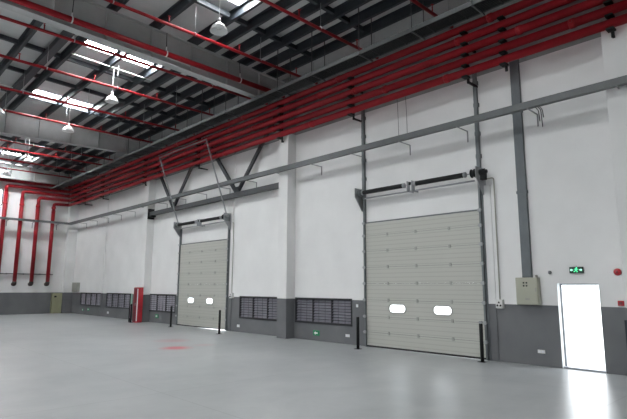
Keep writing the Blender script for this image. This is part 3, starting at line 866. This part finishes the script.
def arrow_sign(x, z, label, w=.34, h=.2, s=-1):
    r = thing('arrow_sign', label, 'sign', (x, W, z - h / 2), 'green floor-level exit signs')
    bm = B(); box(bm, x - w / 2, x + w / 2, W - .03, W - .002, z - h / 2, z + h / 2, .008); obj('housing', bm, M['green'], r)
    bm = B(); y = W - .031
    pts = [(s * .11, 0), (s * .02, .065), (s * .02, .025), (s * -.09, .025), (s * -.09, -.025), (s * .02, -.025), (s * .02, -.065)][::s]
    poly(bm, [(x + a, y, z + b) for a, b in pts], (0, -1, 0), .003); obj('arrow', bm, M['signwhite'], r)
arrow_sign(-14.0, .29, 'green exit arrow sign low on the dado under the rightmost louvre window')
arrow_sign(-27.03, .37, 'green exit arrow sign low on the dado, between red cabinet and small door')
arrow_sign(-37.56, .40, 'tiny green exit arrow sign under the farthest louvre window, the right one of two')
arrow_sign(-38.64, .33, 'tiny green exit arrow sign under the farthest louvre window, the left one of two', .24, .16)

# door controls with conduits
def control(x, z, cz, label1, label2, xs_):
    r = thing('door_control_box', label1, 'control box', (x, W, z - .15))
    bm = B(); box(bm, x - .10, x + .10, W - .14, W - .002, z - .12, z + .12, .012); obj('case', bm, M['whiteplastic'], r)
    for dx in (-.045, .045):
        bm = B(); lathe(bm, [(.026, 0), (.026, .015), (.018, .022), (.0001, .023)], (x + dx, W - .14, z - .04), 12, 'Y'); obj('push_button', bm, M['black'], r)
    bm = B(); poly(bm, [(x - .035, W - .141, z + .02), (x + .035, W - .141, z + .02), (x, W - .141, z + .08)], (0, -1, 0), .003); obj('warning_mark', bm, M['black'], r)
    bm = B(); tube(bm, [(xs_, W - .06, cz), (x, W - .06, cz), (x, W - .06, z + .121)], .017, 8, .06)
    solo('door_conduit', bm, M['conduit'], label2, 'conduit')
control(-6.58, 1.57, 5.18, "white push-button control box on the dado edge right of the big door", "thin cream conduit from the big door's motor down to its control box", -6.98)
control(-19.62, 1.62, 5.05, 'white push-button control box right of the small door', "thin cream conduit from the small door's motor down to its control box", -19.715)

# ------------------------------------------------------------------ bollards
def bollard(x, y, h, label, cap=False):
    r = thing('bollard', label, 'bollard', (x, y, 0), 'black bollards by the doors')
    bm = B(); lathe(bm, [(.05, .012), (.05, h - .02), (.04, h - .004), (.0001, h)], (x, y, 0), 16); obj('post', bm, M['black'], r)
    bm = B(); box(bm, x - .10, x + .10, y - .10, y + .10, 0, .012, .003); obj('base_plate', bm, M['black'], r)
    if cap:
        bm = B(); lathe(bm, [(.056, h - .05), (.056, h + .01), (.04, h + .02), (.0001, h + .022)], (x, y, 0), 16); obj('cap', bm, M['galv'], r)
bollard(-11.22, 12.84, 1.04, 'black steel bollard at the left foot of the big door')
bollard(-6.98, 13.16, 1.08, 'black steel bollard with pale cap at the right foot of the big door', True)
bollard(-23.72, 12.73, 1.04, 'black steel bollard at the left foot of the small door')
bollard(-18.82, 12.42, 1.02, 'black steel bollard at the right foot of the small door')

# red hose cabinet and the post group beside it
r = thing('hose_cabinet', 'tall red fire hose cabinet standing against the far wall', 'cabinet', (-28.0, 12.9, 0))
bm = B(); box(bm, -28.21, -27.80, 12.72, 13.10, 0.0, 1.98, .012); obj('case', bm, M['redgloss'], r)
bm = B(); box(bm, -28.19, -27.82, 12.70, 12.718, .06, 1.94, .006); d = obj('door', bm, M['reddark'], r)
bm = B(); box(bm, -27.798, -27.793, 12.73, 12.79, .08, 1.9); obj('white_stripe', bm, M['whiteplastic'], r)
bm = B(); box(bm, -27.90, -27.87, 12.67, 12.70, .95, 1.1, .004); obj('handle', bm, M['galv'], d)
r = thing('guard_post', 'dark post with a pale green and mauve panel left of the red cabinet', 'post', (-28.5, 12.7, 0))
bm = B(); lathe(bm, [(.045, 0), (.045, 1.58), (.03, 1.6), (.0001, 1.6)], (-28.6, 12.7, 0), 12); obj('post', bm, M['black'], r)
bm = B(); box(bm, -28.55, -28.39, 12.70, 12.73, .95, 1.62, .005); obj('green_panel', bm, M['greenp'], r)
bm = B(); box(bm, -28.55, -28.39, 12.70, 12.73, .22, .93, .005); obj('mauve_panel', bm, M['pink'], r)
bollard(-28.05, 12.55, 1.05, 'black steel bollard just in front of the red cabinet')

# ------------------------------------------------------------------ end wall fittings
r = thing('wall_cabinet', 'olive green cabinet standing against the end wall near the corner', 'cabinet', (L + .2, 12.6, 0))
bm = B(); box(bm, L + .002, L + .32, 12.22, 12.93, .02, 1.52, .012); obj('case', bm, M['olive'], r)
bm = B(); box(bm, L + .321, L + .335, 12.25, 12.90, .06, 1.49, .005); d = obj('door', bm, M['olive'], r)
bm = B(); box(bm, L + .336, L + .35, 12.36, 12.52, 1.2, 1.32, .004); obj('vent', bm, M['black'], d)
r = thing('junction_box', 'grey box on the white wall high in the far corner above the dado', 'junction box', (-40.2, W, 1.6))
bm = B(); box(bm, -40.75, -39.62, W - .20, W - .002, 1.62, 2.32, .012); obj('case', bm, M['greybox'], r)
bm = B(); box(bm, -40.70, -39.67, W - .215, W - .201, 1.66, 2.28, .005); obj('lid', bm, M['greybox'], r)
r = thing('wall_pipe', 'thin grey horizontal pipe on the end wall behind the red drop pipes', 'pipe', (L + .1, 9, 2.9))
bm = B(); tube(bm, [(L + .09, 4.0, 2.92), (L + .09, 12.2, 2.92)], .035, 10); obj('pipe_run', bm, M['tray'], r)
for y in (6.2, 7.9, 9.1, 10.2, 11.3, 12.0):
    bm = B(); box(bm, L + .002, L + .14, y - .03, y + .03, 2.87, 2.97, .006); obj('clamp', bm, M['tray'], r)

# ------------------------------------------------------------------ pendant lamps
def lamp(x, y, z, label):
    r = thing('pendant_lamp', label, 'lamp', (x, y, z), 'white bell-shaped pendant lamps')
    prof = [(.262, -.20), (.255, -.19), (.235, -.12), (.195, -.05), (.14, .01), (.085, .05), (.06, .075), (.05, .11)]
    inner = [(a - .008, b) for a, b in prof][::-1]
    bm = B(); lathe(bm, prof + inner[:0], (x, y, z), 30)
    for f in [f for f in bm.faces if len(f.verts) > 4]: bm.faces.remove(f)
    lathe(bm, inner, (x, y, z - .004), 30)
    for f in [f for f in bm.faces if len(f.verts) > 4]: bm.faces.remove(f)
    obj('lamp_shade', bm, M['white'], r)
    bm = B(); lathe(bm, [(.052, .09), (.052, .17), (.04, .20), (.015, .22), (.0001, .22)], (x, y, z), 16); obj('lamp_holder', bm, M['white'], r)
    bm = B(); lathe(bm, [(.03, .08), (.06, .0), (.085, -.07), (.07, -.12), (.0001, -.14)], (x, y, z), 16); obj('bulb', bm, M['bulb'], r)
    bm = B(); tube(bm, [(x, y, z + .21), (x, y, 10.80)], .011, 6); obj('cord', bm, M['white'], r)
lamp(-11.73, 7.39, 9.6, 'largest white bell-shaped pendant lamp, top of the photo in the near bay')
lamp(-19.52, 7.40, 9.6, 'white pendant lamp hanging in the middle of the middle bay, second largest')
lamp(-24.85, 7.46, 9.6, 'white pendant lamp seen against the web of the second girder')
lamp(-24.31, 4.40, 9.6, 'white pendant lamp cut off by the left edge of the photo')
lamp(-32.75, 7.72, 9.6, 'white pendant lamp in front of the farthest skylight, beyond the second girder')
lamp(-37.85, 7.75, 9.6, 'smallest white pendant lamp, hanging closest to the end wall')
for x, ya, yb, lab in ((-11.73, 6.4, 8.4, 'thin pale conduit above the largest pendant lamp'),
                       (-19.52, 5.75, 9.0, 'thin white conduit under the ceiling that feeds the lamp in the middle bay'),
                       (-24.85, 4.35, 7.35, 'thin white conduit above the lamp by the second girder'),
                       (-32.75, 7.4, 9.1, 'thin white conduit above the lamp behind the second girder'),
                       (-37.85, 7.2, 8.9, 'thin white conduit above the lamp closest to the end wall')):
    bm = B(); tube(bm, [(x + .035, ya, 10.89), (x + .035, yb, 10.89 - .03 * (yb - ya))], .022, 8)
    solo('lamp_conduit', bm, M['white'], lab, 'conduit', 'conduits feeding the lamps')

# hanging wires
for x, lab in ((-9.49, 'left of two thin wires hanging from the red pipes above the big door'), (-9.15, 'right of two thin wires hanging from the red pipes above the big door')):
    bm = B(); tube(bm, [(x, 13.0, 6.96), (x, 12.99, 7.6), (x - .01, 12.97, 8.222)], .008, 6)
    solo('hanging_wire', bm, M['copper'], lab, 'wire')
bm = B()
for dx, dz, dd in ((0, 0, .38), (.06, .02, .55), (.10, 0, .30)):
    tube(bm, [(-5.25 + dx * .3, 13.12, 6.84), (-5.1 + dx, 13.14, 6.82), (-5.02 + dx, 13.14, 6.70), (-5.0 + dx, 13.14, 6.78 - dd)], .012, 6, .05)
solo('wire_tuft', bm, M['copper'], 'loose cable ends dangling under the wall tray right of the grey duct', 'wire')

# ------------------------------------------------------------------ light
w = bpy.data.worlds.new('World'); scn.world = w; w.use_nodes = True
n = w.node_tree; bg = n.nodes['Background']
bg.inputs['Color'].default_value = (0.92, 0.965, 1.0, 1); bg.inputs['Strength'].default_value = 5.0

sl = bpy.data.lights.new('Sun', 'SUN'); sl.energy = 5.0; sl.angle = math.radians(3); so = bpy.data.objects.new('Sun', sl); C.objects.link(so)
so.rotation_euler = Vector((-0.74, -0.03, -0.67)).to_track_quat('-Z', 'Y').to_euler()

# ------------------------------------------------------------------ camera
F = 497.494; yaw, pit, rol = math.radians(136.1681), math.radians(8.9305), math.radians(0.2145)
cy, sy, cp, sp = math.cos(yaw), math.sin(yaw), math.cos(pit), math.sin(pit)
fw = Vector((cy * cp, sy * cp, sp)); rt = Vector((sy, -cy, 0)); up = rt.cross(fw)
r2 = rt * math.cos(rol) + up * math.sin(rol); u2 = -rt * math.sin(rol) + up * math.cos(rol)
cam = bpy.data.cameras.new('Camera'); co = bpy.data.objects.new('Camera', cam); C.objects.link(co)
cam.sensor_fit = 'HORIZONTAL'; cam.sensor_width = 36.0; cam.lens = F * 36.0 / 627.0
mt = Matrix((( r2.x, u2.x, -fw.x, 0), (r2.y, u2.y, -fw.y, 0), (r2.z, u2.z, -fw.z, 2.0), (0, 0, 0, 1)))
co.matrix_world = mt
cam.clip_end = 300
scn.camera = co
scn.view_settings.view_transform = 'Standard'
scn.view_settings.look = 'None'
scn.view_settings.exposure = 0.30
